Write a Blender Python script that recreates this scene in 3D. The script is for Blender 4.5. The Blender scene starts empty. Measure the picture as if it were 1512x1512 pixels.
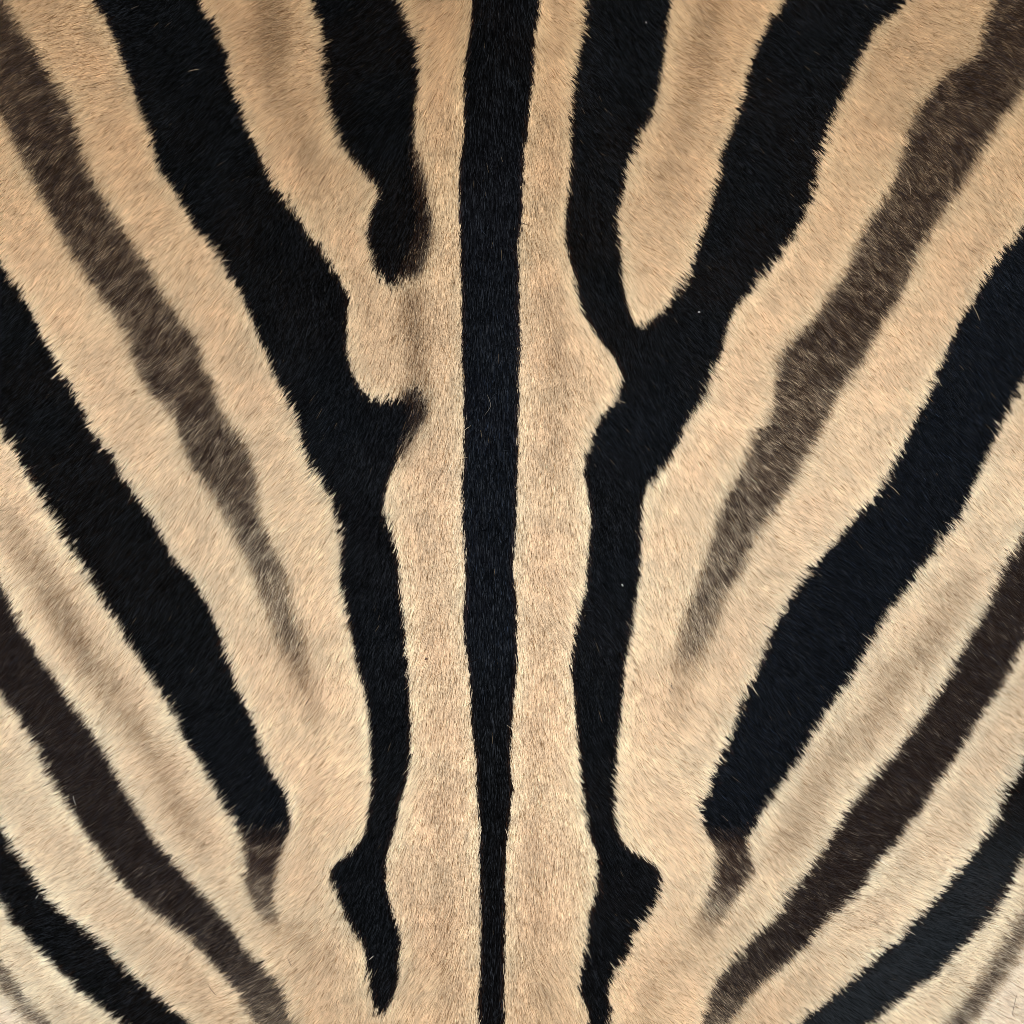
import bpy, math, random
import numpy as np

# ------------------------------------------------------------------ camera, light, exposure
scene = bpy.context.scene
PX = 0.0004                      # one photo pixel = 0.4 mm on the hide
FRAME = 1512
CAM_H = 1.15
Z_REF = 0.0075                   # height of the fur's visible surface
cam_d = bpy.data.cameras.new("camera")
cam = bpy.data.objects.new("camera", cam_d)
scene.collection.objects.link(cam)
cam.location = (0, 0, CAM_H)
cam_d.sensor_width = 36
cam_d.lens = 36 / (2 * (FRAME * PX / 2) / (CAM_H - Z_REF))
cam_d.clip_start = 0.01
cam_d.clip_end = 50
scene.camera = cam

world = bpy.data.worlds.new("World")
scene.world = world
world.use_nodes = True
bg = world.node_tree.nodes["Background"]
bg.inputs["Color"].default_value = (0.80, 0.90, 1.0, 1)
bg.inputs["Strength"].default_value = 0.36


def area_lamp(name, loc, target, size, power, color):
    d = bpy.data.lights.new(name, 'AREA')
    d.shape = 'RECTANGLE'
    d.size, d.size_y = size
    d.energy = power
    d.color = color
    o = bpy.data.objects.new(name, d)
    scene.collection.objects.link(o)
    from mathutils import Vector
    o.location = loc
    o.rotation_euler = (Vector(target) - Vector(loc)).to_track_quat('-Z', 'Y').to_euler()
    return o


# a tall window up and to the left of the hide
area_lamp("window_light", (-0.40, 0.22, 1.88), (0.03, -0.05, 0), (0.65, 0.65), 74.0, (1.0, 0.975, 0.93))

scene.view_settings.view_transform = 'Standard'
scene.view_settings.look = 'None'
scene.view_settings.exposure = 0.0
scene.view_settings.gamma = 1.0
scene.cycles.max_bounces = 6
scene.cycles.diffuse_bounces = 4
scene.cycles.glossy_bounces = 2
scene.cycles.transmission_bounces = 3
scene.cycles.filter_width = 0.85

rng = np.random.default_rng(7)
random.seed(7)

# ------------------------------------------------------------------ small helpers
MARGIN = 150                     # the hide goes on this far past the picture, in photo pixels
W = FRAME + 2 * MARGIN


def srgb(r, g, b):
    c = np.array([r, g, b], float) / 255.0
    return np.where(c <= 0.04045, c / 12.92, ((c + 0.055) / 1.055) ** 2.4)


def smooth(a, b, x):
    t = np.clip((x - a) / (b - a), 0, 1)
    return t * t * (3 - 2 * t)


def noise_fn(cell, seed):
    """Smooth value noise in -1..1 over hide pixels, feature size CELL."""
    r = np.random.default_rng(seed)
    n = int((W + 400) / cell) + 4
    g = r.uniform(-1, 1, (n, n))

    def f(x, y):
        u = (np.asarray(x) + MARGIN + 200) / cell
        v = (np.asarray(y) + MARGIN + 200) / cell
        u = np.clip(u, 0, n - 2.001)
        v = np.clip(v, 0, n - 2.001)
        i, j = u.astype(int), v.astype(int)
        fu, fv = u - i, v - j
        fu = fu * fu * (3 - 2 * fu)
        fv = fv * fv * (3 - 2 * fv)
        return (g[j, i] * (1 - fu) + g[j, i + 1] * fu) * (1 - fv) + (g[j + 1, i] * (1 - fu) + g[j + 1, i + 1] * fu) * fv
    return f


N_BIG = noise_fn(210, 1)
N_MID = noise_fn(70, 2)
N_SML = noise_fn(24, 3)
N_FINE = noise_fn(10, 4)
N_FLOW = noise_fn(85, 5)
N_FLOW2 = noise_fn(28, 6)
N_LEN = noise_fn(40, 8)
N_RELIEF = noise_fn(260, 9)
N_RED = noise_fn(55, 10)
N_TICK = noise_fn(9, 11)


def relief(x, y):
    """Height of the skin above the floor in metres: a hide never lies quite flat."""
    z = 0.0045 + 0.0012 * N_RELIEF(x, y)
    # the fold lines where the hide was creased near the tail
    for (x0, y0, x1, y1) in CREASES:
        dx, dy = x1 - x0, y1 - y0
        t = np.clip(((x - x0) * dx + (y - y0) * dy) / (dx * dx + dy * dy), 0, 1)
        d2 = (x - x0 - t * dx) ** 2 + (y - y0 - t * dy) ** 2
        z = z - 0.0009 * np.exp(-d2 / 20.0) * np.minimum(1, 4 * t * (1 - t) + 0.25)
    return z


CREASES = [(320, 1352, 385, 1366), (385, 1366, 452, 1366), (392, 1444, 470, 1428)]


def world_xy(x, y):
    return (np.asarray(x) - FRAME / 2) * PX, (FRAME / 2 - np.asarray(y)) * PX


# ------------------------------------------------------------------ the coat pattern, as outlines on the hide
def on_border(p):
    return p[0] <= 3 or p[1] <= 3 or p[0] >= 1508 or p[1] >= 1508


def extend(pts):
    """Carry a stripe's edge on past the picture where it leaves the picture."""
    pts = [tuple(map(float, p)) for p in pts]
    k = min(4, len(pts) - 1)

    def ext(a, b):
        d = np.array(a) - np.array(b)
        d = d / (np.linalg.norm(d) + 1e-6) * 260
        return (a[0] + d[0], a[1] + d[1])
    out = list(pts)
    if on_border(pts[0]):
        out = [ext(pts[0], pts[k])] + out
    if on_border(pts[-1]):
        out = out + [ext(pts[-1], pts[-1 - k])]
    return out


def curve_through(pts, n=5):
    """Catmull-Rom through the points."""
    p = np.array(pts)
    p = np.vstack([2 * p[0] - p[1], p, 2 * p[-1] - p[-2]])
    out = []
    for i in range(1, len(p) - 2):
        for t in np.arange(n) / n:
            a, b, c, d = p[i - 1], p[i], p[i + 1], p[i + 2]
            out.append(0.5 * (2 * b + (c - a) * t + (2 * a - 5 * b + 4 * c - d) * t * t + (3 * b - a - 3 * c + d) * t ** 3))
    out.append(p[-2])
    return np.array(out)


def band(left, right):
    """Closed outline from two edges, both given from top to bottom."""
    l = curve_through(extend(left))
    r = curve_through(extend(right))
    return np.vstack([l, r[::-1]])


def fill(poly):
    """Mask of a polygon on the hide grid (one cell per photo pixel, four rows of samples per pixel)."""
    m = np.zeros((W, W), np.float32)
    x = poly[:, 0] + MARGIN
    y = poly[:, 1] + MARGIN
    x2, y2 = np.roll(x, -1), np.roll(y, -1)
    lo, hi = max(0, int(y.min())), min(W - 1, int(y.max()) + 1)
    for row in range(lo, hi + 1):
        for s in (0.25, 0.75):
            yy = row + s
            c = ((y <= yy) & (y2 > yy)) | ((y2 <= yy) & (y > yy))
            xs = np.sort(x[c] + (yy - y[c]) / (y2[c] - y[c]) * (x2[c] - x[c]))
            for a, b in zip(xs[::2], xs[1::2]):
                a, b = max(a, 0), min(b, W)
                if b > a:
                    m[row, int(a):int(math.ceil(b))] += 0.5
    return np.minimum(m, 1)


def blur(m, s):
    k = int(3 * s) + 1
    t = np.arange(-k, k + 1)
    w = np.exp(-t * t / (2 * s * s))
    w = (w / w.sum()).astype(np.float32)
    ys, xs = np.nonzero(m > 0)
    if len(ys) == 0:
        return m
    y0, y1 = max(0, ys.min() - 2 * k), min(W, ys.max() + 2 * k + 1)
    x0, x1 = max(0, xs.min() - 2 * k), min(W, xs.max() + 2 * k + 1)
    c = np.pad(m[y0:y1, x0:x1], k, mode='edge')
    h = sum(w[i] * c[:, i:c.shape[1] - 2 * k + i] for i in range(2 * k + 1))
    v = sum(w[i] * h[i:h.shape[0] - 2 * k + i, :] for i in range(2 * k + 1))
    out = m.copy()
    out[y0:y1, x0:x1] = v
    return out


def fade_y(mask, keys):
    """Weaken a mask along the stripe by photo row."""
    yy = np.arange(W) - MARGIN
    f = np.interp(yy, [k[0] for k in keys], [k[1] for k in keys]).astype(np.float32)
    return mask * f[:, None]


def ribbon(pts, half):
    """Outline of a soft streak of half-width HALF (one number or one per point) about a centre line."""
    h = half if hasattr(half, '__len__') else [half] * len(pts)
    e = extend(pts)
    if len(e) > len(pts):
        h = ([h[0]] if on_border(pts[0]) else []) + list(h) + ([h[-1]] if on_border(pts[-1]) else [])
    e = np.array(e)
    t = np.gradient(e, axis=0)
    t /= np.linalg.norm(t, axis=1)[:, None] + 1e-6
    n = np.stack([-t[:, 1], t[:, 0]], 1)
    hh = np.array(h)[:, None]
    return np.vstack([curve_through(e + n * hh), curve_through(e - n * hh)[::-1]])


DORSAL = band(
    [(697.6, 0), (695.8, 34), (690.5, 66), (686.5, 98), (685.7, 127), (685.7, 159), (685, 198), (683, 217), (679, 238), (677.8, 265),
     (677, 304), (679, 344), (680, 370), (680.5, 400), (683, 466), (681.7, 519), (684.4, 559), (685, 612), (685.7, 651), (684.4, 691),
     (681, 731), (682.5, 770), (685.5, 800), (687, 840), (687, 879), (684.4, 906), (685.7, 945), (691, 980), (695, 1025), (696, 1065),
     (700, 1096), (703, 1125), (704.5, 1160), (708, 1218), (708, 1271), (710, 1324), (709.5, 1363), (709.5, 1443), (705, 1482), (707, 1512)],
    [(797, 0), (790, 53), (787.6, 106), (782, 159), (778, 198), (774, 225), (772.5, 251), (771.7, 291), (771, 317), (767.7, 344),
     (764, 370), (766.5, 400), (766, 453), (767.7, 493), (766, 545), (766, 598), (764.6, 638), (763.8, 704), (762, 770), (760.5, 800),
     (757.7, 821), (758.5, 853), (762, 893), (762.4, 932), (763.8, 972), (762, 998), (758.5, 1038), (754.5, 1091), (753, 1130), (755.8, 1152),
     (757, 1170), (752, 1205), (749, 1239), (746.6, 1271), (745, 1310), (746, 1350), (745, 1403), (744.4, 1456), (744, 1512)])

L_INNER = band(
    [(462, 0), (470, 26), (478, 58), (475.4, 87), (478, 119), (484.7, 151), (491, 180), (500.5, 206), (519, 233), (537.6, 254), (556, 280),
     (554.8, 296), (548, 312), (543, 333), (544, 360), (549.5, 384), (554, 400), (564, 411), (579, 422)],
    [(590.5, 0), (594.4, 26.5), (606, 47.6), (615.6, 66), (618, 106), (614, 145.5), (611.6, 185), (611.6, 225), (616, 251), (621, 272),
     (624, 304), (624, 331), (616, 357), (606, 384), (594, 410), (585, 424)])
L_INNER_HALO = band(
    [(604, 215), (607, 250), (608, 300), (604, 345), (590, 385), (578, 415)],
    [(616, 215), (624, 255), (634, 300), (638, 335), (632, 372), (620, 410)])

L_MAIN = band(
    [(137.6, 0), (152, 21), (161, 40), (172, 66), (182.5, 95), (194.4, 124), (205, 159), (218, 190.5), (226, 220), (233, 249), (248.7, 270),
     (264.5, 294), (275, 315), (291, 341), (307, 354.5), (321, 376), (335, 400), (346.6, 421), (362.4, 450), (375.7, 482), (389, 516),
     (400, 543), (413, 569), (429, 604), (442, 635), (447.6, 664.6), (461, 694), (479, 720), (492.6, 744), (496.6, 765), (503.5, 800),
     (502, 840), (504.5, 874), (511, 906), (519, 940), (527, 980), (537.6, 1019.6), (544, 1059), (547, 1104), (548, 1155), (544, 1197),
     (537.6, 1231), (519, 1257.5), (498, 1273), (487, 1292), (495, 1318), (506, 1347), (519, 1371), (535, 1395), (540, 1421.5), (544, 1450.6),
     (549.5, 1477), (557, 1500)],
    [(296, 0), (309.5, 24), (321, 45), (334.7, 82), (338.6, 119), (352, 148), (362, 180), (378, 217), (400, 266), (416, 291), (439.7, 320),
     (455.6, 346.6), (479, 373), (494.5, 400), (506, 421), (515, 447.6), (512.4, 479), (511, 506), (516.4, 537.6), (529.6, 569), (548, 588),
     (569, 591), (592, 588), (611, 597), (614, 612), (608, 627.5), (599, 649), (590.5, 670), (582.5, 688), (572, 712), (566.7, 741), (566.7, 762),
     (574.6, 781), (581, 800), (588, 832), (590.5, 879), (597, 927), (600, 972), (604, 1012), (605, 1051), (605, 1108), (602, 1148), (592, 1181),
     (582.5, 1223), (573, 1255), (569, 1284), (572, 1318), (582.5, 1355), (592, 1382), (588, 1416), (589, 1443), (582.5, 1469), (569, 1495.6), (562, 1501)])
L_MAIN_HALO = band([(590, 572), (596, 600), (600, 625), (596, 650), (585, 680)], [(622, 572), (632, 596), (628, 620), (612, 645), (592, 685)])

L_BROWN = band(
    [(0, 169), (13, 196), (29, 227.5), (40, 251), (55.5, 280), (69, 307), (82, 336), (100.5, 368), (119, 395), (143, 434), (159, 453),
     (180, 482), (193, 524), (209, 559), (219.6, 580), (238, 596), (259, 625), (267, 654), (283, 691), (304, 717), (325, 754.5), (342, 784),
     (362, 826), (372, 858), (392, 906), (413, 959), (426, 995), (440, 1040), (452, 1080), (462, 1120)],
    [(3, 0), (18.5, 21), (34, 48), (55.5, 79), (71, 111), (92.6, 137.6), (108, 172), (119, 212), (127, 246), (148, 286), (172, 325), (196, 362),
     (218, 393), (235.5, 432), (259, 463.5), (291, 503), (299, 540), (315, 572), (328, 614), (346.6, 638), (365, 667), (378, 704), (381, 744),
     (388, 776), (414, 826), (429, 866), (434, 906), (450, 937.6), (452, 964), (465, 1010), (478, 1070), (485, 1120)])

L_OUTER = band(
    [(0, 630), (16, 654), (26, 680), (45, 707), (61, 736), (77, 762), (97, 796), (116, 826), (132, 850), (148, 882), (169, 914), (188, 948),
     (206, 975), (225, 1004), (243, 1033), (257, 1059), (275, 1096), (294, 1123), (312, 1157), (328, 1188), (344, 1210), (359, 1234), (368, 1246)],
    [(0, 388), (21, 418.5), (42, 450), (58, 490), (77, 522), (92.6, 559), (114, 590.5), (130, 625), (148, 654), (167, 680), (188, 715), (206, 741),
     (225, 768), (242, 798), (259, 826), (286, 858), (304, 887), (320, 924), (333, 964), (344, 998), (357, 1033), (373, 1067), (384, 1104),
     (400, 1138), (416, 1160), (425, 1186), (428, 1222), (417, 1244), (408, 1254)])
L_OUTER_TAIL = band([(352, 1222), (362, 1256), (360, 1284), (365, 1318), (376, 1342), (391, 1366), (405, 1385)],
                    [(428, 1222), (418, 1250), (410, 1274), (405, 1302), (403, 1331), (408, 1350), (418, 1375)])

L_LOW_BROWN = band(
    [(0, 1025), (16, 1041), (32, 1067), (53, 1101.6), (66, 1136), (77, 1152), (90, 1175.5), (111, 1204.6), (130, 1234), (151, 1263), (172, 1294.5),
     (198, 1323.6), (225, 1345), (246, 1361), (280, 1387), (309.5, 1419), (336, 1450.6), (360, 1482), (375, 1512)],
    [(0, 865), (13, 895), (29, 927), (45, 953), (58, 975), (77, 998), (95, 1027.5), (116, 1056.6), (137.6, 1088), (156, 1117.5), (169, 1149),
     (188, 1176), (206, 1207), (227.5, 1241.6), (259, 1278.7), (280, 1302.5), (312, 1337), (338.6, 1368.6), (362, 1403), (389, 1432), (414, 1460),
     (426, 1485), (434, 1512)])

L_LOW_BLACK = band(
    [(0, 1331.6), (13, 1358), (34, 1379), (53, 1400), (74, 1421.5), (98, 1442.7), (119, 1466.5), (143, 1485), (167, 1503.5), (178, 1512)],
    [(0, 1220.5), (16, 1252), (32, 1271), (53, 1302.5), (74, 1331.6), (100.5, 1355), (130, 1379), (156, 1400), (180, 1427), (212, 1453), (238, 1477),
     (267, 1501), (281, 1512)])

L_CORNER = ribbon([(0, 1436), (18.5, 1464), (40, 1493), (58, 1512)], [12, 11, 11, 12])

R_MAIN = band(
    [(866, 0), (863.5, 32), (857, 66), (849, 106), (846, 145.5), (843.6, 185), (843.6, 225), (842, 264.6), (838, 304), (834, 344), (840, 376),
     (848, 405), (855.5, 445), (869, 477), (887, 503), (906, 527), (916.4, 548), (919, 564), (914, 580), (903, 596), (884.6, 619.6), (876.7, 643),
     (866, 675), (862, 694), (865, 717), (871, 749), (873, 778), (870, 802), (867.5, 840), (863.5, 879), (853, 914), (849, 951), (843.6, 990.5),
     (849, 1030), (851.6, 1072.5), (856, 1115), (859.5, 1160), (865, 1199), (870, 1231), (882, 1263), (882, 1292), (879, 1323.6), (871, 1355),
     (867.5, 1392), (859.5, 1429.5), (854, 1458.6), (861, 1482), (869, 1512)],
    [(1339.5, 0), (1323.6, 18.5), (1297, 37), (1281, 66), (1263, 103), (1249.6, 135), (1228, 180), (1218, 212), (1207, 254), (1199, 291), (1186, 323),
     (1167.6, 354.5), (1141, 392), (1109.5, 429), (1085.7, 458), (1072.5, 490), (1064.6, 521.7), (1051, 556), (1035, 596), (1014, 625), (1001, 659),
     (982.5, 688), (961, 715), (951, 736), (948, 770), (947, 800), (945.5, 847.6), (940, 882), (935, 919), (929.6, 953), (923, 985), (919, 1033),
     (915, 1078), (911, 1118), (909, 1155), (908.5, 1199), (914, 1231), (929.6, 1255), (953, 1268), (972, 1284), (977, 1308), (964, 1345), (940, 1376.6),
     (927, 1405.7), (911, 1432), (900.5, 1453), (898, 1482), (899, 1512)])
R_TONGUE = band(
    [(993, 0), (986.5, 34), (984, 66), (980, 100.5), (973, 137.6), (964, 172), (948, 196), (935, 230), (925.7, 256.6), (920, 294), (915, 325),
     (917.7, 370), (920, 400), (924, 434), (931, 461), (940, 480)],
    [(1157, 0), (1146.6, 16), (1128, 45), (1112, 82), (1101.6, 116), (1093.6, 156), (1080, 190.5), (1064.6, 230), (1062, 264.6), (1054, 286), (1043, 325),
     (1033, 354.5), (1018, 398), (1010, 414), (996, 432), (982.5, 455.5), (958.7, 476.7), (946, 482)])

R_BROWN = band(
    [(1472, 0), (1461, 21), (1450.6, 47.6), (1446, 77), (1424, 92), (1398, 110), (1376.6, 132), (1358, 159), (1342, 190.5), (1334, 225), (1323.6, 264.6),
     (1308, 294), (1284, 328), (1265.4, 365), (1250, 402), (1226, 434), (1204.6, 470), (1175.5, 498), (1151.7, 527), (1146, 564), (1144, 590.5),
     (1136, 619.6), (1115, 643), (1099, 686), (1085.7, 712), (1067, 746.6), (1056.6, 778), (1047, 808), (1035.5, 847.6), (1017, 887), (1006, 924),
     (998.4, 959), (990.5, 985), (986, 1030), (984, 1080), (980, 1120)],
    [(1512, 135), (1493, 159), (1474, 182.5), (1453, 219.6), (1435, 251), (1416, 283), (1395, 309.5), (1376.6, 341), (1360.7, 370), (1346, 400),
     (1323.6, 447.6), (1297, 487), (1276, 529.6), (1244, 574.6), (1223, 611.6), (1204.6, 654), (1183.4, 688), (1165, 723), (1138.5, 762), (1114, 800),
     (1093.6, 847.6), (1072.5, 882), (1064.6, 914), (1048.7, 951), (1034, 980), (1024, 1030), (1014, 1080), (1008, 1120)])

R_OUTER = band(
    [(1512, 336), (1501, 352), (1479.7, 375.7), (1462, 401), (1440, 442), (1424, 463.5), (1408, 498), (1392, 532), (1374, 577), (1355, 617), (1337, 654),
     (1321, 686), (1302.5, 717.5), (1281, 744), (1260, 770), (1236, 798), (1207, 832), (1183.4, 858), (1159.6, 900.5), (1141, 932), (1128, 969), (1112, 1004),
     (1091, 1054), (1078, 1094), (1059, 1133), (1047, 1164), (1041, 1186), (1035.5, 1207), (1043, 1226), (1056.6, 1246)],
    [(1512, 565), (1493, 598), (1477, 635), (1456, 680), (1435, 728), (1419, 762), (1391, 800), (1358, 842), (1342, 869), (1316, 900.5), (1297, 932),
     (1276, 964), (1255, 1006), (1223, 1046), (1199, 1088), (1183.4, 1118), (1161, 1149), (1143, 1176), (1125, 1201), (1112, 1226), (1103, 1244)])
R_OUTER_TAIL = band([(1036, 1214), (1056, 1250), (1061, 1268), (1056.6, 1292), (1046, 1323.6), (1030, 1355), (1019.6, 1387)],
                    [(1112, 1222), (1104, 1244), (1107, 1263), (1112, 1286.6), (1096, 1313), (1078, 1342), (1060, 1371), (1044, 1392)])

R_LOW_BROWN = band(
    [(1512, 790), (1506, 803), (1485, 837), (1469, 874), (1450.6, 914), (1427, 953), (1408, 990.5), (1384.5, 1030), (1358, 1067), (1334, 1099), (1310, 1126),
     (1282, 1160), (1260, 1191), (1236, 1223), (1215, 1260), (1186, 1297), (1165, 1326), (1144, 1358), (1115, 1384), (1104, 1395), (1080, 1424), (1059, 1448),
     (1046, 1482), (1036, 1512)],
    [(1512, 951), (1495.6, 985), (1474, 1025), (1450.6, 1056.6), (1432, 1088), (1412, 1118), (1387, 1154), (1366, 1189), (1342, 1218), (1323.6, 1247),
     (1297, 1273), (1278.7, 1302.5), (1255, 1331.6), (1223, 1358), (1199, 1387), (1175.5, 1411), (1138.5, 1443), (1112, 1466.5), (1083, 1504), (1078, 1512)])

R_LOW_BLACK = band(
    [(1512, 1130), (1496, 1156), (1474, 1204.6), (1456, 1236), (1429.5, 1273), (1405.7, 1302.5), (1376.6, 1337), (1350, 1363), (1329, 1387), (1292, 1416),
     (1263, 1445), (1233.7, 1469), (1207, 1490), (1181, 1511)],
    [(1512, 1271), (1498, 1300), (1482, 1326), (1464, 1355), (1442.7, 1376.6), (1424, 1398), (1400, 1421.5), (1379, 1443), (1347.5, 1464), (1321, 1485),
     (1297, 1503.5), (1286, 1512)])

R_CORNER = ribbon([(1511, 1372), (1493, 1403), (1474, 1432), (1453, 1464), (1435, 1490), (1416, 1511)], [16, 16, 17, 16, 16, 16])

# faint shadow stripes inside the pale ones: centre line, half-width, strength by row
FAINT = [
    ("L tongue", [(396, 0), (405, 50), (403, 110), (420, 150), (440, 185), (466, 251), (482, 300)], [24, 22, 18, 17, 16, 16, 14],
     [(-200, .42), (60, .42), (130, .30), (190, .20), (260, .18), (310, .06)], 8),
    ("R tongue", [(1056, 0), (1043, 58), (1030, 111), (1017, 159), (1001, 212), (985, 265), (980, 312)], [19, 19, 17, 17, 17, 16, 14],
     [(-200, .40), (60, .36), (110, .26), (210, .22), (270, .17), (320, .06)], 8),
    ("L outer", [(8, 745), (32, 808), (55.5, 845), (79, 882), (106, 932), (132, 980), (164, 1022), (196, 1067), (220, 1107), (243, 1144), (264.5, 1199),
                 (288, 1234), (312, 1265)], [16, 17, 18, 19, 19, 19, 17, 16, 16, 16, 16, 16, 12],
     [(700, .10), (790, .22), (850, .40), (980, .42), (1030, .32), (1090, .34), (1150, .24), (1190, .32), (1240, .24), (1275, .08)], 8),
    ("R outer", [(1440, 835), (1416, 869), (1390, 919), (1355, 969), (1318, 1012), (1287, 1072.5), (1239, 1117.5), (1212.5, 1149), (1191, 1194), (1165, 1239),
                 (1140, 1280)], [14, 16, 18, 19, 19, 19, 19, 19, 19, 18, 14],
     [(820, .12), (880, .24), (970, .32), (1080, .28), (1160, .24), (1240, .26), (1290, .06)], 9),
    ("L inner tail", [(606, 425), (610, 469), (616, 506), (620, 545), (617, 580)], [15, 15, 15, 14, 16],
     [(400, .62), (440, .45), (520, .42), (560, .38), (590, .60)], 8),
    ("R spine", [(806, 420), (813, 470), (821, 519), (824, 585), (818.5, 664), (816, 717), (810, 790)], [10, 12, 14, 14, 13, 12, 10],
     [(400, .08), (470, .19), (600, .20), (680, .14), (800, .05)], 8),
]
# crease darkening painted in first, then broader tints that are only a change of tone
TINTS = [
    ([(385, 1366), (410, 1369), (440, 1369), (470, 1366)], 3.5, [(1300, .42), (1500, .42)], 1.6),
    ([(398, 1446), (430, 1438), (470, 1431)], 3.0, [(1300, .38), (1500, .38)], 1.6),
    ([(640, 600), (633, 678), (629, 770), (635, 826), (641, 985), (651, 1117), (649, 1244), (657, 1331), (655, 1400), (659, 1469), (655, 1511)], 13,
     [(600, .08), (800, .13), (950, .12), (1150, .19), (1330, .28), (1512, .28)], 8),
    ([(800, 820), (806, 900), (800, 1000), (793, 1100), (794, 1200), (791, 1297), (796, 1400), (800, 1511)], 13,
     [(800, .10), (1000, .12), (1200, .24), (1330, .26), (1512, .34)], 9),
    ([(470, 1120), (462, 1180), (455, 1240), (452, 1300), (452, 1340)], 14, [(1100, .18), (1250, .16), (1340, .10)], 8),
    ([(405, 1372), (440, 1388), (462, 1402), (480, 1440)], 20, [(1350, .30), (1400, .32), (1450, .14)], 10),
    ([(1040, 1390), (1010, 1410), (985, 1430), (964, 1482), (955, 1511)], 17, [(1370, .30), (1430, .30), (1512, .34)], 8),
    ([(998, 1110), (985, 1180), (975, 1230)], 18, [(1100, .12), (1230, .06)], 9),
    ([(0, 1140), (30, 1180), (80, 1240), (150, 1320), (210, 1390), (280, 1450), (330, 1511)], 22, [(1100, .14), (1512, .14)], 14),
    ([(1511, 1040), (1450, 1120), (1390, 1210), (1320, 1300), (1240, 1380), (1150, 1470), (1110, 1511)], 22, [(1000, .12), (1512, .12)], 14),
]

K = np.zeros((W, W), np.float32)         # black pigment
B = np.zeros((W, W), np.float32)         # brown pigment
LAB = np.zeros((W, W), np.int16)         # which stripe a spot belongs to
PARTS = []                               # (name, label)


def add_part(name, label, mask, thr=0.5):
    PARTS.append((name, label))
    LAB[mask > thr] = len(PARTS)


def soft_max(dst, m):
    np.maximum(dst, m, out=dst)


for nm, pts, hw, keys, sg in FAINT:
    m = blur(fill(ribbon(pts, [h * 1.15 for h in hw])), sg)
    soft_max(B, fade_y(m, keys))
    lab = {"L tongue": "faint brown shadow streak in the pale tongue left of the spine",
           "R tongue": "faint brown shadow streak in the pale tongue right of the spine",
           "L outer": "faint broken brown streak between the broad black and the brown stripe, left flank",
           "R outer": "faint brown streak between the broad black and the brown stripe, right flank",
           "L inner tail": "smoky brown streak below the teardrop end of the short black stripe",
           "R spine": "faint brown streak in the pale band right of the spine"}[nm]
    add_part("shadow_stripe", lab, m * (fade_y(np.ones_like(m), keys) > 0.07))
for pts, hw, keys, sg in TINTS:
    soft_max(B, 0.62 * fade_y(blur(fill(ribbon(pts, hw)), sg), keys))

for poly, keys, sg, lab in (
    (L_BROWN, [(-200, .93), (240, .93), (420, .86), (560, .86), (700, .78), (790, .68), (860, .55), (940, .52), (985, .46), (1030, .26), (1080, .14), (1130, .05)], 6.5,
     "grey brown stripe running from the upper left corner and fading out"),
    (R_BROWN, [(-200, .97), (130, .95), (350, .88), (480, .92), (600, .80), (700, .80), (800, .74), (850, .66), (900, .56), (970, .48), (1000, .26), (1060, .18), (1120, .05)], 6.5,
     "grey brown stripe running from the upper right corner and fading out"),
    (L_LOW_BROWN, [(800, 1.05), (1250, 1.0), (1400, .92), (1450, .80), (1512, .62)], 2.8, "dark brown stripe low on the left flank"),
    (R_LOW_BROWN, [(760, 1.0), (1300, 1.0), (1400, .95), (1450, .84), (1512, .66)], 2.8, "dark brown stripe low on the right flank"),
    (L_CORNER, [(1300, .62), (1512, .62)], 4, "soft reddish brown streak in the lower left corner"),
    (R_CORNER, [(1300, .50), (1440, .58), (1512, .66)], 5, "soft reddish brown streak in the lower right corner"),
):
    m = blur(fill(poly), sg)
    soft_max(B, fade_y(m, keys))
    add_part("brown_stripe", lab, m)

HALO = np.maximum(blur(fill(L_INNER_HALO), 8), blur(fill(L_MAIN_HALO), 8))
soft_max(B, np.minimum(1.0, 1.0 * HALO))
soft_max(B, fade_y(blur(fill(L_OUTER_TAIL), 3.5), [(1200, 1.0), (1270, .96), (1310, .82), (1340, .66), (1365, .42), (1385, .15)]))
soft_max(B, fade_y(blur(fill(R_OUTER_TAIL), 3.5), [(1200, 1.0), (1270, .96), (1310, .82), (1340, .58), (1370, .36), (1392, .15)]))

for poly, hole, extra, name, lab, sg in (
    (DORSAL, None, None, "dorsal_stripe", "straight black stripe down the spine, narrowing towards the tail", 1.2),
    (L_INNER, None, None, "black_stripe", "short black stripe ending in a soft teardrop left of the spine", 2.2),
    (L_MAIN, None, None, "black_stripe", "long black stripe with a hooked lower end left of the spine", 1.2),
    (R_MAIN, R_TONGUE, None, "black_stripe", "forked black stripe joining into one right of the spine", 1.2),
    (L_OUTER, None, L_OUTER_TAIL, "black_stripe", "broad black stripe with a brown lower tip on the left flank", 1.2),
    (R_OUTER, None, R_OUTER_TAIL, "black_stripe", "broad black stripe with a painted blue sheen and a brown lower tip on the right flank", 1.2),
    (L_LOW_BLACK, None, None, "black_stripe", "black stripe across the lower left corner", 1.2),
    (R_LOW_BLACK, None, None, "black_stripe", "greyish black stripe across the lower right corner", 1.2),
):
    m = fill(poly)
    if hole is not None:
        m = m * (1 - fill(hole))
    mm = blur(m, sg)
    if extra is not None:                # the tip turns brown over a short way
        mm = fade_y(mm, [(1212, 1.0), (1240, .7), (1275, 0.0)])
        whole = np.maximum(mm, blur(fill(extra), 3) * (np.arange(W) - MARGIN < 1372)[:, None])
        add_part(name, lab, whole)
    else:
        add_part(name, lab, mm)
    if poly is L_INNER or poly is L_MAIN:    # the right-hand edge thins out through brown
        hh = np.minimum(1, 1.6 * HALO)
        mm = mm * (1 - hh) + blur(m, 8) * hh
    soft_max(K, mm)

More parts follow.
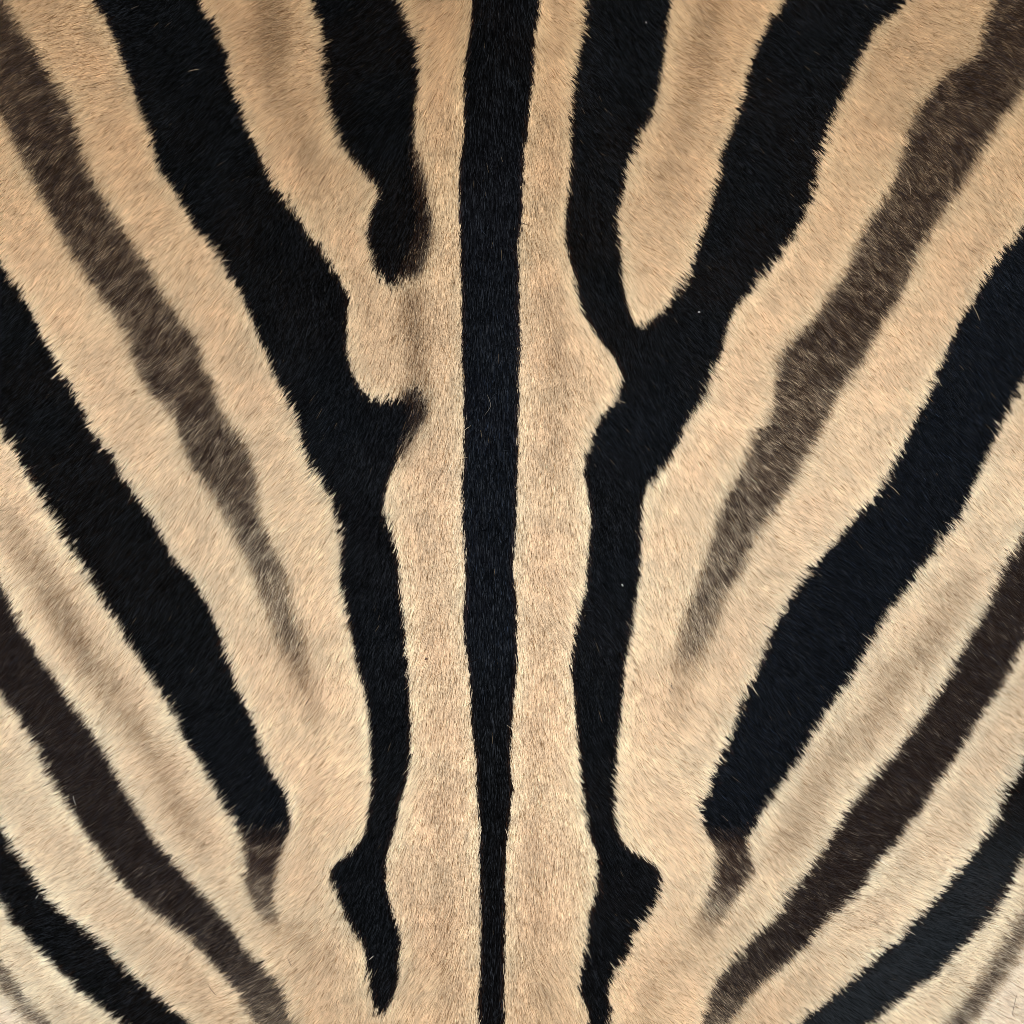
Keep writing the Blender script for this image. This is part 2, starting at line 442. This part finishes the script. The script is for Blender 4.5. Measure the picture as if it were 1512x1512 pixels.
# pale ground: its separate stripes found as connected patches of what is left
CELL = 6
NC = W // CELL
lab_c = LAB[CELL // 2::CELL, CELL // 2::CELL][:NC, :NC].astype(int)
comp = np.zeros_like(lab_c)
n_pale = 0
sizes = {}
blocked = lab_c.copy()
for i, (nm, _) in enumerate(PARTS):      # faint streaks do not divide a pale stripe
    if nm == "shadow_stripe":
        blocked[lab_c == i + 1] = 0
for j0 in range(NC):
    for i0 in range(NC):
        if blocked[j0, i0] or comp[j0, i0]:
            continue
        n_pale += 1
        stack = [(j0, i0)]
        comp[j0, i0] = n_pale
        cnt = 0
        while stack:
            j, i = stack.pop()
            cnt += 1
            for a, b in ((j + 1, i), (j - 1, i), (j, i + 1), (j, i - 1)):
                if 0 <= a < NC and 0 <= b < NC and not blocked[a, b] and not comp[a, b]:
                    comp[a, b] = n_pale
                    stack.append((a, b))
        sizes[n_pale] = cnt
big = [c for c in sizes if sizes[c] > 60]
pale_id = {}
for c in big:
    PARTS.append(("pale_stripe", None))
    pale_id[c] = len(PARTS)
main_pale = pale_id[max(big, key=lambda c: sizes[c])]
for c in sizes:
    pale_id.setdefault(c, main_pale)
lut = np.zeros(n_pale + 1, int)
for c, p in pale_id.items():
    lut[c] = p
full = lab_c.copy()
full[lab_c == 0] = lut[comp[lab_c == 0]]
rep = np.repeat(np.repeat(full, CELL, 0), CELL, 1)
rep = np.pad(rep, ((0, W - rep.shape[0]), (0, W - rep.shape[1])), mode='edge')
fine = np.where(LAB > 0, LAB, 0)
bad = (rep <= 0) | np.isin(rep, [i + 1 for i, (n, _) in enumerate(PARTS) if n != "pale_stripe"])
# give stray border pixels the id of the nearest pale cell to either side
near = rep.copy()
near[bad] = 0
for sh in (3, 6, 9, 12):
    for ax, s in ((0, sh), (0, -sh), (1, sh), (1, -sh)):
        r = np.roll(near, s, ax)
        near = np.where(near == 0, r, near)
near[near == 0] = main_pale
LABEL = np.where(fine > 0, fine, near).astype(int)

LOW = np.maximum(0.85 * fill(L_LOW_BROWN), 0.72 * fill(R_LOW_BROWN))
GREY = blur(fill(R_LOW_BLACK), 6)
SPINE = blur(fill(DORSAL), 2)
SHEEN_TINT = np.maximum(fade_y(SPINE, [(150, 0.1), (330, .7), (600, 1), (950, .9), (1120, .15)]), 0.9 * blur(fill(R_OUTER), 3))  # where a blue sheen is painted into the black hair
SHEEN_TINT = np.maximum(SHEEN_TINT, 0.55 * fade_y(np.maximum(blur(fill(L_MAIN), 3), blur(fill(R_MAIN), 3)), [(420, 0), (640, 1), (1000, .9), (1150, .5), (1250, .8), (1400, .6)]))
SHEEN_TINT = np.maximum(SHEEN_TINT, 0.6 * fade_y(blur(fill(L_OUTER), 3), [(950, 0), (1120, 1)]))
K_WIDE = blur(K, 5)
DARK_NEAR = blur((np.maximum(K, B) > 0.5).astype(np.float32), 16)   # how close the dark stripes are


def sample(a, x, y):
    u = np.clip(x + MARGIN - 0.5, 0, W - 1.001)
    v = np.clip(y + MARGIN - 0.5, 0, W - 1.001)
    i, j = u.astype(int), v.astype(int)
    fu, fv = u - i, v - j
    return (a[j, i] * (1 - fu) + a[j, i + 1] * fu) * (1 - fv) + (a[j + 1, i] * (1 - fu) + a[j + 1, i + 1] * fu) * fv


def sample_id(a, x, y):
    i = np.clip((x + MARGIN).astype(int), 0, W - 1)
    j = np.clip((y + MARGIN).astype(int), 0, W - 1)
    return a[j, i]


# ------------------------------------------------------------------ the lie of the hair: degrees from tailward, outwards from the spine
FLOW = [
    (140, 60, -65), (430, 80, -67), (630, 40, -58), (680, 80, -32), (80, 360, -38), (660, 360, -15), (30, 740, -43), (440, 680, -48), (640, 910, -18),
    (60, 1190, -56), (290, 1140, -60), (500, 1140, -48), (640, 1450, -42), (690, 1450, -20), (130, 1370, -65), (300, 270, -44), (590, 1150, -32),
    (520, 820, -34), (600, 620, -26), (560, 330, -28), (560, 120, -55), (400, 1350, -58), (200, 560, -46), (20, 1490, -66), (340, 1490, -62),
    (830, 30, 58), (830, 100, 38), (1050, 120, 62), (1390, 60, 62), (980, 360, 54), (1450, 310, 37), (800, 360, 20), (820, 910, 25), (1190, 840, 58),
    (1450, 850, 45), (1010, 1140, 55), (1450, 1120, 50), (800, 1450, 28), (990, 1450, 62), (1410, 1360, 68), (1430, 630, 36), (900, 640, 36),
    (900, 900, 36), (880, 1150, 40), (920, 1350, 50), (1250, 400, 46), (1150, 600, 50), (900, 200, 44), (1250, 1300, 66), (1500, 1500, 68), (860, 450, 30),
]
FLOW += [(725 + (20 if y < 100 else 5), y, 0) for y in range(-100, 1640, 90)]
FLOW += [(695, y, -7) for y in range(130, 1600, 120)] + [(757, y, 9) for y in range(130, 1600, 120)]
FLOW = np.array(FLOW, float)
_g = 16
_n = W // _g + 2
gy, gx = np.mgrid[0:_n, 0:_n] * _g - MARGIN
d2 = (gx[..., None] - FLOW[:, 0]) ** 2 + 0.6 * (gy[..., None] - FLOW[:, 1]) ** 2
wt = 1.0 / (d2 + 500.0) ** 1.6
FLOW_GRID = (wt * FLOW[:, 2]).sum(-1) / wt.sum(-1)


def flow_angle(x, y):
    u = np.clip((x + MARGIN) / _g, 0, _n - 1.001)
    v = np.clip((y + MARGIN) / _g, 0, _n - 1.001)
    i, j = u.astype(int), v.astype(int)
    fu, fv = u - i, v - j
    a = FLOW_GRID
    return np.radians((a[j, i] * (1 - fu) + a[j, i + 1] * fu) * (1 - fv) + (a[j + 1, i] * (1 - fu) + a[j + 1, i + 1] * fu) * fv)


# ------------------------------------------------------------------ outline of the hide (past the picture)
def edge_margin(ang):
    return 0


def inside_hide(x, y):
    wob = 16 * N_MID(x, y) + 8 * N_SML(x, y)
    lim = MARGIN - 30 + wob
    d = np.minimum(np.minimum(x + lim, FRAME + lim - x), np.minimum(y + lim, FRAME + lim - y))
    # rounded corners
    cx = np.maximum(np.maximum(60 - x, x - (FRAME - 60)), 0)
    cy = np.maximum(np.maximum(60 - y, y - (FRAME - 60)), 0)
    return (d > 0) & (cx * cx + cy * cy < (165 + wob) ** 2)


# ------------------------------------------------------------------ materials
def new_mat(name):
    m = bpy.data.materials.new(name)
    m.use_nodes = True
    nt = m.node_tree
    for n in list(nt.nodes):
        nt.nodes.remove(n)
    return m, nt, nt.nodes.new('ShaderNodeOutputMaterial')


def fur_material(gloss, gloss_tint):
    m, nt, out = new_mat("fur_strands")
    L = nt.links
    att = nt.nodes.new('ShaderNodeAttribute')
    att.attribute_name = "fur_color"
    att.attribute_type = 'GEOMETRY'
    info = nt.nodes.new('ShaderNodeHairInfo')
    # strands are paler towards the tip, agouti-like; darker roots paint in shade between hairs
    ramp = nt.nodes.new('ShaderNodeMapRange')
    ramp.inputs['To Min'].default_value = 0.74
    ramp.inputs['To Max'].default_value = 1.08
    L.new(info.outputs['Intercept'], ramp.inputs['Value'])
    mul = nt.nodes.new('ShaderNodeVectorMath')
    mul.operation = 'SCALE'
    L.new(att.outputs['Color'], mul.inputs[0])
    L.new(ramp.outputs['Result'], mul.inputs['Scale'])
    dif = nt.nodes.new('ShaderNodeBsdfDiffuse')
    L.new(mul.outputs['Vector'], dif.inputs['Color'])
    tr = nt.nodes.new('ShaderNodeBsdfTranslucent')
    L.new(mul.outputs['Vector'], tr.inputs['Color'])
    mx = nt.nodes.new('ShaderNodeMixShader')
    mx.inputs['Fac'].default_value = 0.28
    L.new(dif.outputs['BSDF'], mx.inputs[1])
    L.new(tr.outputs['BSDF'], mx.inputs[2])
    hair = nt.nodes.new('ShaderNodeBsdfHair')
    hair.component = 'Reflection'
    hair.inputs['Color'].default_value = (*gloss_tint, 1)
    hair.inputs['RoughnessU'].default_value = 0.13
    hair.inputs['RoughnessV'].default_value = 0.9
    hair.inputs['Offset'].default_value = math.radians(-4)
    mg = nt.nodes.new('ShaderNodeMixShader')
    # some hairs are glossier than others
    pw = nt.nodes.new('ShaderNodeMath')
    pw.operation = 'POWER'
    pw.inputs[1].default_value = 6.0
    L.new(info.outputs['Random'], pw.inputs[0])
    gl = nt.nodes.new('ShaderNodeMapRange')
    gl.inputs['To Min'].default_value = gloss * 0.25
    gl.inputs['To Max'].default_value = gloss * 7.0
    L.new(pw.outputs[0], gl.inputs['Value'])
    L.new(gl.outputs['Result'], mg.inputs['Fac'])
    L.new(mx.outputs['Shader'], mg.inputs[1])
    L.new(hair.outputs['BSDF'], mg.inputs[2])
    L.new(mg.outputs['Shader'], out.inputs['Surface'])
    return m


MAT_FUR = fur_material(0.0045, (0.70, 0.80, 1.0))


def skin_material(name, col, var):
    m, nt, out = new_mat(name)
    L = nt.links
    tc = nt.nodes.new('ShaderNodeTexCoord')
    nz = nt.nodes.new('ShaderNodeTexNoise')
    nz.inputs['Scale'].default_value = 260
    nz.inputs['Detail'].default_value = 5
    L.new(tc.outputs['Object'], nz.inputs['Vector'])
    rp = nt.nodes.new('ShaderNodeValToRGB')
    rp.color_ramp.elements[0].position = 0.3
    rp.color_ramp.elements[1].position = 0.7
    rp.color_ramp.elements[0].color = (*(col * (1 - var)), 1)
    rp.color_ramp.elements[1].color = (*np.minimum(col * (1 + var), 1), 1)
    L.new(nz.outputs['Fac'], rp.inputs['Fac'])
    b = nt.nodes.new('ShaderNodeBsdfPrincipled')
    b.inputs['Roughness'].default_value = 0.85
    L.new(rp.outputs['Color'], b.inputs['Base Color'])
    bp = nt.nodes.new('ShaderNodeBump')
    bp.inputs['Strength'].default_value = 0.4
    bp.inputs['Distance'].default_value = 0.0006
    L.new(nz.outputs['Fac'], bp.inputs['Height'])
    L.new(bp.outputs['Normal'], b.inputs['Normal'])
    L.new(b.outputs['BSDF'], out.inputs['Surface'])
    return m


MAT_BASE = {
    "pale_stripe": skin_material("underfur_pale", srgb(168, 134, 98), 0.2),
    "shadow_stripe": skin_material("underfur_shadow", srgb(140, 110, 82), 0.25),
    "brown_stripe": skin_material("underfur_brown", srgb(52, 42, 35), 0.3),
    "black_stripe": skin_material("underfur_black", srgb(10, 10, 11), 0.3),
    "dorsal_stripe": skin_material("underfur_spine", srgb(10, 10, 11), 0.3),
}
MAT_SKIN = skin_material("tanned_skin", srgb(196, 176, 146), 0.12)

# ------------------------------------------------------------------ the hide: one thing, its stripes are parts
root = bpy.data.objects.new("zebra_hide", None)
scene.collection.objects.link(root)
root["label"] = "tanned zebra hide with black, brown and sandy stripes fanning out from the spine"
root["category"] = "animal hide"

# floor under it
fm = bpy.data.meshes.new("floor")
fm.from_pydata([(-3, -3, 0), (3, -3, 0), (3, 3, 0), (-3, 3, 0)], [], [(0, 1, 2, 3)])
floor = bpy.data.objects.new("floor", fm)
scene.collection.objects.link(floor)
floor["kind"] = "structure"
fm.materials.append(skin_material("stone_floor", srgb(150, 143, 134), 0.1))

# stripe patches, cut from one grid so that neighbours meet edge to edge
cj, ci = np.mgrid[0:NC, 0:NC]
cx = ci * CELL + CELL / 2 - MARGIN
cy = cj * CELL + CELL / 2 - MARGIN
cell_in = inside_hide(cx, cy)
cell_lab = LABEL[CELL // 2::CELL, CELL // 2::CELL][:NC, :NC]
vx, vy = np.meshgrid(np.arange(NC + 1) * CELL - MARGIN, np.arange(NC + 1) * CELL - MARGIN)
vz = relief(vx, vy)
wx, wy = world_xy(vx, vy)
VERT = np.stack([wx, wy, vz], -1).reshape(-1, 3)


def quads_of(mask):
    j, i = np.nonzero(mask)
    a = j * (NC + 1) + i
    return np.stack([a, a + NC + 1, a + NC + 2, a + 1], 1)


def grid_mesh(name, mask, dz, material):
    q = quads_of(mask)
    used, inv = np.unique(q, return_inverse=True)
    v = VERT[used].copy()
    v[:, 2] += dz
    me = bpy.data.meshes.new(name)
    me.vertices.add(len(v))
    me.vertices.foreach_set("co", v.ravel())
    me.loops.add(q.size)
    me.loops.foreach_set("vertex_index", inv.ravel().astype(np.int32))
    me.polygons.add(len(q))
    me.polygons.foreach_set("loop_start", np.arange(0, q.size, 4, dtype=np.int32))
    me.polygons.foreach_set("use_smooth", np.ones(len(q), bool))
    me.update(calc_edges=True)
    me.materials.append(material)
    return me


# the leather itself: top, underside and cut edge
def skin_mesh():
    q = quads_of(cell_in)
    used, inv = np.unique(q, return_inverse=True)
    q = inv.reshape(-1, 4)
    top = VERT[used].copy()
    top[:, 2] -= 0.0004
    bot = top.copy()
    bot[:, 2] = np.maximum(top[:, 2] - 0.0022, 0.0004)
    n = len(top)
    edges = {}
    for f in q:
        for k in range(4):
            e = (f[k], f[(k + 1) % 4])
            if (e[1], e[0]) in edges:
                del edges[(e[1], e[0])]
            else:
                edges[e] = 1
    side = np.array([(a, a + n, b + n, b) for a, b in edges], int)
    faces = np.vstack([q, q[:, ::-1] + n, side])
    me = bpy.data.meshes.new("skin")
    me.from_pydata(np.vstack([top, bot]).tolist(), [], faces.tolist())
    me.materials.append(MAT_SKIN)
    return me


skin = bpy.data.objects.new("skin", skin_mesh())
scene.collection.objects.link(skin)
skin.parent = root

part_obj = {}
for pid, (name, lab) in enumerate(PARTS, 1):
    mask = cell_in & (cell_lab == pid)
    if not mask.any():
        continue
    o = bpy.data.objects.new(name, grid_mesh(name, mask, 0.0, MAT_BASE[name]))
    scene.collection.objects.link(o)
    o.parent = root
    if lab:
        o["label"] = lab
    part_obj[pid] = o

# ------------------------------------------------------------------ fur
N_HAIR = 2000000                          # strands over the whole hide
NP = 5                                   # points on a strand
x = rng.uniform(-MARGIN + 2, FRAME + MARGIN - 2, N_HAIR)
y = rng.uniform(-MARGIN + 2, FRAME + MARGIN - 2, N_HAIR)
keep = inside_hide(x, y)
off = np.maximum(np.maximum(-x, x - FRAME), np.maximum(-y, y - FRAME))
keep &= rng.uniform(0, 1, N_HAIR) < np.where(off > 45, 0.55, 1.0)
x, y, off = x[keep], y[keep], off[keep]
n = len(x)

# tufts: strands lean together at the tip
TUFT = 3.7
ux = x + 3.5 * N_SML(x, y) + 2 * N_FINE(x, y)
uy = y + 3.5 * N_SML(y, x) + 2 * N_FINE(y, x)
ti = ((ux + 300) / TUFT).astype(int)
tj = ((uy + 300 + (ti % 2) * TUFT * 0.5) / TUFT).astype(int)
tid = ti * 1000 + tj
_, tidx = np.unique(tid, return_inverse=True)
nt_ = tidx.max() + 1
cnt = np.bincount(tidx, minlength=nt_)
tcx = np.bincount(tidx, x, nt_) / cnt + rng.normal(0, 1.2, nt_)
tcy = np.bincount(tidx, y, nt_) / cnt + rng.normal(0, 1.2, nt_)
t_ang = rng.normal(0, math.radians(3), nt_)
t_len = rng.normal(1, 0.16, nt_)
t_hgt = rng.normal(1, 0.22, nt_)
t_shade = rng.normal(0, 1, nt_)
t_slide = rng.normal(0, 1, nt_) * np.clip(2.7 + 2.2 * N_MID(tcx, tcy) + 1.5 * N_SML(tcx, tcy), 0.6, 5.5)

ang = flow_angle(x, y) + math.radians(7) * N_FLOW(x, y) + math.radians(4) * N_FLOW2(x, y) + t_ang[tidx] + rng.normal(0, math.radians(4), n)
wild = rng.uniform(0, 1, n) < 0.006
ang = ang + np.where(wild, rng.normal(0, 0.5, n), 0)
length = (14.5 + 3.0 * N_LEN(x, y)) * (1 + 0.35 * smooth(0.3, 0.8, sample(SPINE, x, y))) * t_len[tidx] * rng.uniform(0.72, 1.2, n)
length = np.where(wild, length * 1.25, length)
dx, dy = np.sin(ang), np.cos(ang)

# pigment is read where the strand shows, part-way to the tip
lx = 0.5 * x + 0.5 * tcx[tidx] + dx * (0.62 * length + t_slide[tidx]) + rng.normal(0, 0.8, n)
ly = 0.5 * y + 0.5 * tcy[tidx] + dy * (0.62 * length + t_slide[tidx]) + rng.normal(0, 0.8, n)
k = sample(K, lx, ly)
b = sample(B, lx, ly)
pid = sample_id(LABEL, lx, ly)
nearby = sample(DARK_NEAR, lx, ly)

# pale coat: sandy along the back, creamier down the flanks and towards the tail
flank = np.clip(np.abs(lx - 728) / 760, 0, 1.2)
tail = np.clip(ly / 1512, -0.1, 1.1)
cream = (1 - 0.45 * smooth(0.9, 1.0, tail) * (1 - smooth(0.4, 0.9, flank))) * np.clip(smooth(0.25, 1.05, flank) * smooth(0.30, 0.95, tail) + 0.25 * smooth(0.2, 0.8, tail) * smooth(0.05, .4, flank), 0, 1)
SAND = np.array([197, 170, 134.])
MIDT = np.array([233, 214, 185.])
CREAM = np.array([236, 223, 198.])
WHITE = np.array([236, 230, 220.])
mt = (smooth(-0.05, 0.55, tail) * (1 - 0.32 * smooth(0.80, 1.0, tail)))[:, None]
col = SAND * (1 - mt) + MIDT * mt
col = col * (1 - cream[:, None]) + CREAM * cream[:, None]
col = col * (1 - 0.035 * smooth(0.2, 0.6, flank) * smooth(0.15, 0.5, tail))[:, None]
corner = np.maximum(smooth(1452, 1500, ly - lx * 0.92 + 10), smooth(1452, 1500, ly - (1512 - lx) * 1.35 + 120))[:, None]
corner = np.maximum(smooth(0, 26, (ly - 1462) - 0.95 * lx), smooth(0, 26, (ly - 1512) + 1.45 * (lx - 1432)))[:, None]
col = col * (1 - 0.5 * corner) + WHITE * 0.5 * corner
# warmer, duller in the middle of a pale stripe than beside the dark ones; slow and fine mottling
mid = (1 - smooth(0.0, 0.32, nearby))[:, None]
col = col * (1 - mid * np.array([0.025, 0.048, 0.062]))
red = (0.5 + 0.5 * N_RED(lx, ly))[:, None]
col = col * (1 + 0.012 * (red - 0.5) * np.array([1.0, -0.8, -1.6]))
col = col * (1 + 0.035 * N_BIG(lx, ly) + 0.035 * N_SML(lx, ly) + 0.03 * N_FINE(lx, ly))[:, None]
dull = rng.uniform(0, 1, n) < 0.085
col = col * (1 + 0.03 * t_shade[tidx] + rng.normal(0, 0.05, n))[:, None]
col = np.where(dull[:, None], col * np.array([0.68, 0.62, 0.54]), col)
bright = rng.uniform(0, 1, n) < 0.06  # a few hairs get a lighter colour
col = np.where(bright[:, None], np.minimum(col * 1.09, 248), col)

# brown: dark hairs and pale ones mixed, so the stripe is ticked rather than painted
low = np.maximum(sample(LOW, lx, ly), np.minimum(0.45, sample(HALO, lx, ly)))
b = np.where(b < 0.5, 0.8 * b + 0.4 * b * b, b)
tick = np.clip(b + 0.19 * N_TICK(lx, ly) * (1 - 0.6 * low) * smooth(0.15, 0.5, b) + 0.07 * t_shade[tidx] * smooth(.1, .4, b) + rng.normal(0, 1, n) * np.minimum(0.30, 0.6 * b) * (1 - 0.6 * low), 0, 1)
BROWN = np.array([44, 32, 24.])
tick = 0.62 * tick + 0.38 * (rng.uniform(0, 1, n) < b * (1.0 + 0.28 * N_TICK(lx, ly) * (1 - low)))
REDB = np.array([46, 34, 30.])
DEEP = np.array([27, 20, 18.])
rb = smooth(0.2, 1.0, tail)[:, None]
brown = (BROWN * (1 - 0.6 * rb) + REDB * 0.6 * rb)
brown = (brown * (1 - low[:, None]) + DEEP * low[:, None]) * (1 + rng.normal(0, 0.16, n))[:, None]
warmth = (1 - smooth(0.3, 0.62, b))[:, None]
brown = brown * (1 - warmth) + warmth * np.array([104, 76, 50.]) * (1 + rng.normal(0, 0.16, n))[:, None]
tick = tick[:, None]
col = col * (1 - tick) + brown * tick

# black, with the blue sheen mixed into its colour
isk = (k > rng.uniform(0.04, 0.96, n)).astype(float)
soft = np.where((pid > 0), k, k)
kk = np.clip(0.92 * isk + 0.08 * k, 0, 1)[:, None]
kk = np.where(k[:, None] > 0.97, 1.0, kk)
blue_sheen = sample(SHEEN_TINT, lx, ly)[:, None]
warm = np.clip(0.5 + 0.9 * N_MID(lx, ly), 0, 1)[:, None]
black = (np.array([6.5, 6.5, 6.5]) * (1 - blue_sheen) + np.array([11, 13.5, 18.]) * blue_sheen) + (1 - blue_sheen) * warm * np.array([4, 1.5, 0.])
rim = 1 - smooth(0.72, 0.99, sample(K_WIDE, lx, ly))[:, None]
black = black + rim * np.array([15, 8, 4.])
black = black * np.exp(rng.normal(-0.1, 0.5, n))[:, None]
grey = (sample(GREY, lx, ly) * smooth(1090, 1330, ly))[:, None]
black = black + grey * np.array([25, 28, 31.]) * rng.uniform(0.2, 1.8, n)[:, None]
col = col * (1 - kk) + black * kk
pale_strays = (k > 0.9) & (rng.uniform(0, 1, n) < 0.0005)
col = np.where(pale_strays[:, None], np.array([110, 96, 78.]), col)
col = np.clip(col, 1, 248) / 255.0
lin = np.where(col <= 0.04045, col / 12.92, ((col + 0.055) / 1.055) ** 2.4)

# strand shape
t = np.linspace(0, 1, NP)
# most of the bend is near the root; then the hair lies down
height = (0.0017 + 0.0005 * N_LEN(y, x)) * t_hgt[tidx] * rng.uniform(0.6, 1.3, n)
height = np.where(wild, height * 1.7, height)
prof = 1 - (1 - t) ** 2.2
gath = 0.52 * t ** 1.3
curl = rng.normal(0, 0.035, n)
P = np.empty((n, NP, 3), np.float32)
bx, by = tcx[tidx] - x, tcy[tidx] - y
for q in range(NP):
    s = length * t[q]
    sx = x + dx * s + bx * gath[q] - dy * curl * length * t[q] ** 2
    sy = y + dy * s + by * gath[q] + dx * curl * length * t[q] ** 2
    wxx, wyy = world_xy(sx, sy)
    P[:, q, 0], P[:, q, 1] = wxx, wyy
    P[:, q, 2] = relief(x, y) + height * prof[q]
thick = 0.000102 * (1 + 0.35 * smooth(0.3, 0.8, sample(SPINE, x, y))) * rng.uniform(0.7, 1.25, n) * np.where(off > 45, 1.35, 1.0)
taper = np.array([0.85, 1.0, 0.92, 0.66, 0.18])
thick = thick * np.where(dull | bright, 1.25, 1.0)
RAD = (thick[:, None] * taper[None, :]).astype(np.float32)
COL = np.concatenate([lin, np.ones((n, 1))], 1).astype(np.float32)

for p, o in part_obj.items():
    sel = np.nonzero(pid == p)[0]
    if len(sel) == 0:
        continue
    cd = bpy.data.hair_curves.new("fur")
    cd.add_curves([NP] * len(sel))
    cd.attributes["position"].data.foreach_set("vector", P[sel].ravel())
    ra = cd.attributes.get("radius") or cd.attributes.new("radius", 'FLOAT', 'POINT')
    ra.data.foreach_set("value", RAD[sel].ravel())
    ca = cd.attributes.new("fur_color", 'FLOAT_COLOR', 'CURVE')
    ca.data.foreach_set("color", COL[sel].ravel())
    cd.materials.append(MAT_FUR)
    f = bpy.data.objects.new("fur", cd)
    f["kind"] = "stuff"
    scene.collection.objects.link(f)
    f.parent = o

print("strands", n, "parts", [(PARTS[p - 1][0], int((pid == p).sum())) for p in part_obj])

# ------------------------------------------------------------------ loose hairs and specks lying on the fur
def plain_mat(name, col, rough=0.6):
    m, nt, out = new_mat(name)
    b_ = nt.nodes.new('ShaderNodeBsdfPrincipled')
    nz = nt.nodes.new('ShaderNodeTexNoise')
    nz.inputs['Scale'].default_value = 900
    mp = nt.nodes.new('ShaderNodeMapRange')
    mp.inputs['To Min'].default_value = 0.8
    mp.inputs['To Max'].default_value = 1.15
    nt.links.new(nz.outputs['Fac'], mp.inputs['Value'])
    sc = nt.nodes.new('ShaderNodeVectorMath')
    sc.operation = 'SCALE'
    sc.inputs[0].default_value = tuple(col)
    nt.links.new(mp.outputs['Result'], sc.inputs['Scale'])
    nt.links.new(sc.outputs['Vector'], b_.inputs['Base Color'])
    b_.inputs['Roughness'].default_value = rough
    nt.links.new(b_.outputs['BSDF'], out.inputs['Surface'])
    return m


M_PALE = plain_mat("pale_hair", srgb(150, 130, 104), 0.6)
M_WHITE = plain_mat("white_fibre", srgb(150, 147, 140))
M_FAINT = plain_mat("grey_hair", srgb(88, 82, 76), 0.6)
M_DARK = plain_mat("dark_hair", srgb(70, 48, 36), 0.5)
TOP = 0.0034


def tube(name, pts, rad, material, lift=TOP):
    p = curve_through([(float(a), float(b_)) for a, b_ in pts], 6) if len(pts) > 2 else np.array([np.array(pts[0]) + (np.array(pts[-1]) - np.array(pts[0])) * q for q in np.linspace(0, 1, 5)], float)
    m_ = len(p)
    X, Y = world_xy(p[:, 0], p[:, 1])
    Z = relief(p[:, 0], p[:, 1]) + lift + 0.0003 * np.sin(np.linspace(0.2, 2.9, m_))
    c = np.stack([X, Y, Z], 1)
    d = np.gradient(c, axis=0)
    d /= np.linalg.norm(d, axis=1)[:, None]
    s1 = np.cross(d, [0, 0, 1.0])
    s1 /= np.linalg.norm(s1, axis=1)[:, None]
    s2 = np.cross(s1, d)
    r_ = rad * (1 - 0.75 * np.abs(np.linspace(-1, 1, m_)) ** 4)
    K6 = 6
    v = []
    for q in range(m_):
        for h in range(K6):
            a = 2 * math.pi * h / K6
            v.append(tuple(c[q] + r_[q] * (math.cos(a) * s1[q] + math.sin(a) * s2[q])))
    f = [(q * K6 + h, q * K6 + (h + 1) % K6, (q + 1) * K6 + (h + 1) % K6, (q + 1) * K6 + h) for q in range(m_ - 1) for h in range(K6)]
    f += [tuple(range(K6))[::-1], tuple((m_ - 1) * K6 + h for h in range(K6))]
    me = bpy.data.meshes.new(name)
    me.from_pydata(v, [], f)
    for pl in me.polygons:
        pl.use_smooth = True
    me.materials.append(material)
    o = bpy.data.objects.new(name, me)
    scene.collection.objects.link(o)
    return o


for pts, rad, mat, lab in (
    ([(1337, 262), (1343, 274), (1344, 288)], .00016, M_PALE, "curved pale loose hair on the brown stripe near the upper right corner"),
    ([(1436, 450), (1442, 461), (1447, 473)], .00015, M_PALE, "pale loose hair at the upper inner edge of the broad black stripe, right flank"),
    ([(1313, 717), (1320, 722), (1328, 731)], .00016, M_PALE, "pale loose hair across the middle of the broad black stripe, right flank"),
    ([(278, 106), (286, 104), (294, 103)], .00013, M_PALE, "pale loose hair lying flat on the top of the long hooked black stripe"),
    ([(245, 531), (247, 539), (250, 547)], .00013, M_PALE, "fine pale loose hair on the grey brown stripe of the left flank"),
    ([(109, 1175), (110, 1182), (113, 1189)], .00022, M_WHITE, "whitish loose hair on the dark brown stripe low on the left flank"),
    ([(53, 1327), (57, 1321)], .00022, M_WHITE, "short white loose hair on the black stripe at the lower left corner"),
    ([(719, 582), (723, 592), (724, 601), (715, 614)], .00011, M_FAINT, "long bent loose hair on the black spine stripe"),
    ([(424, 1412), (428, 1421), (431, 1428)], .00016, M_DARK, "short reddish brown loose hair on pale fur above the lower left crease"),
    ([(1502, 1466), (1497, 1485), (1494, 1502)], .00014, M_DARK, "long dark loose hair on whitish fur in the lower right corner"),
    ([(308, 1455), (314, 1463), (320, 1469)], .00018, M_DARK, "thin dark loose hair on pale fur between the two low left stripes"),
    ([(545, 1417), (552, 1411)], .00024, M_WHITE, "short white loose hair at the hooked end of the long black stripe"),
):
    o = tube("loose_hair", pts, rad, mat)
    o["label"], o["category"], o["group"] = lab, "loose hair", "loose hairs lying on the hide"

for pts, rad, mat, lab in (
    ([(953, 34), (955, 33)], .00050, M_WHITE, "tiny white lint fleck on the inner arm of the forked black stripe"),
    ([(1030, 461), (1034, 461)], .00044, M_WHITE, "tiny white lint fleck on the fork where the black arms join"),
    ([(918, 862), (920, 866)], .00048, M_WHITE, "tiny white lint fleck on the single lower part of the forked black stripe"),
    ([(627, 974), (631, 971)], .00055, M_DARK, "tiny dark speck on pale fur left of the spine stripe"),
):
    o = tube("lint_fleck", pts, rad, mat)
    o["label"], o["category"], o["group"] = lab, "lint fleck", "specks of lint on the hide"
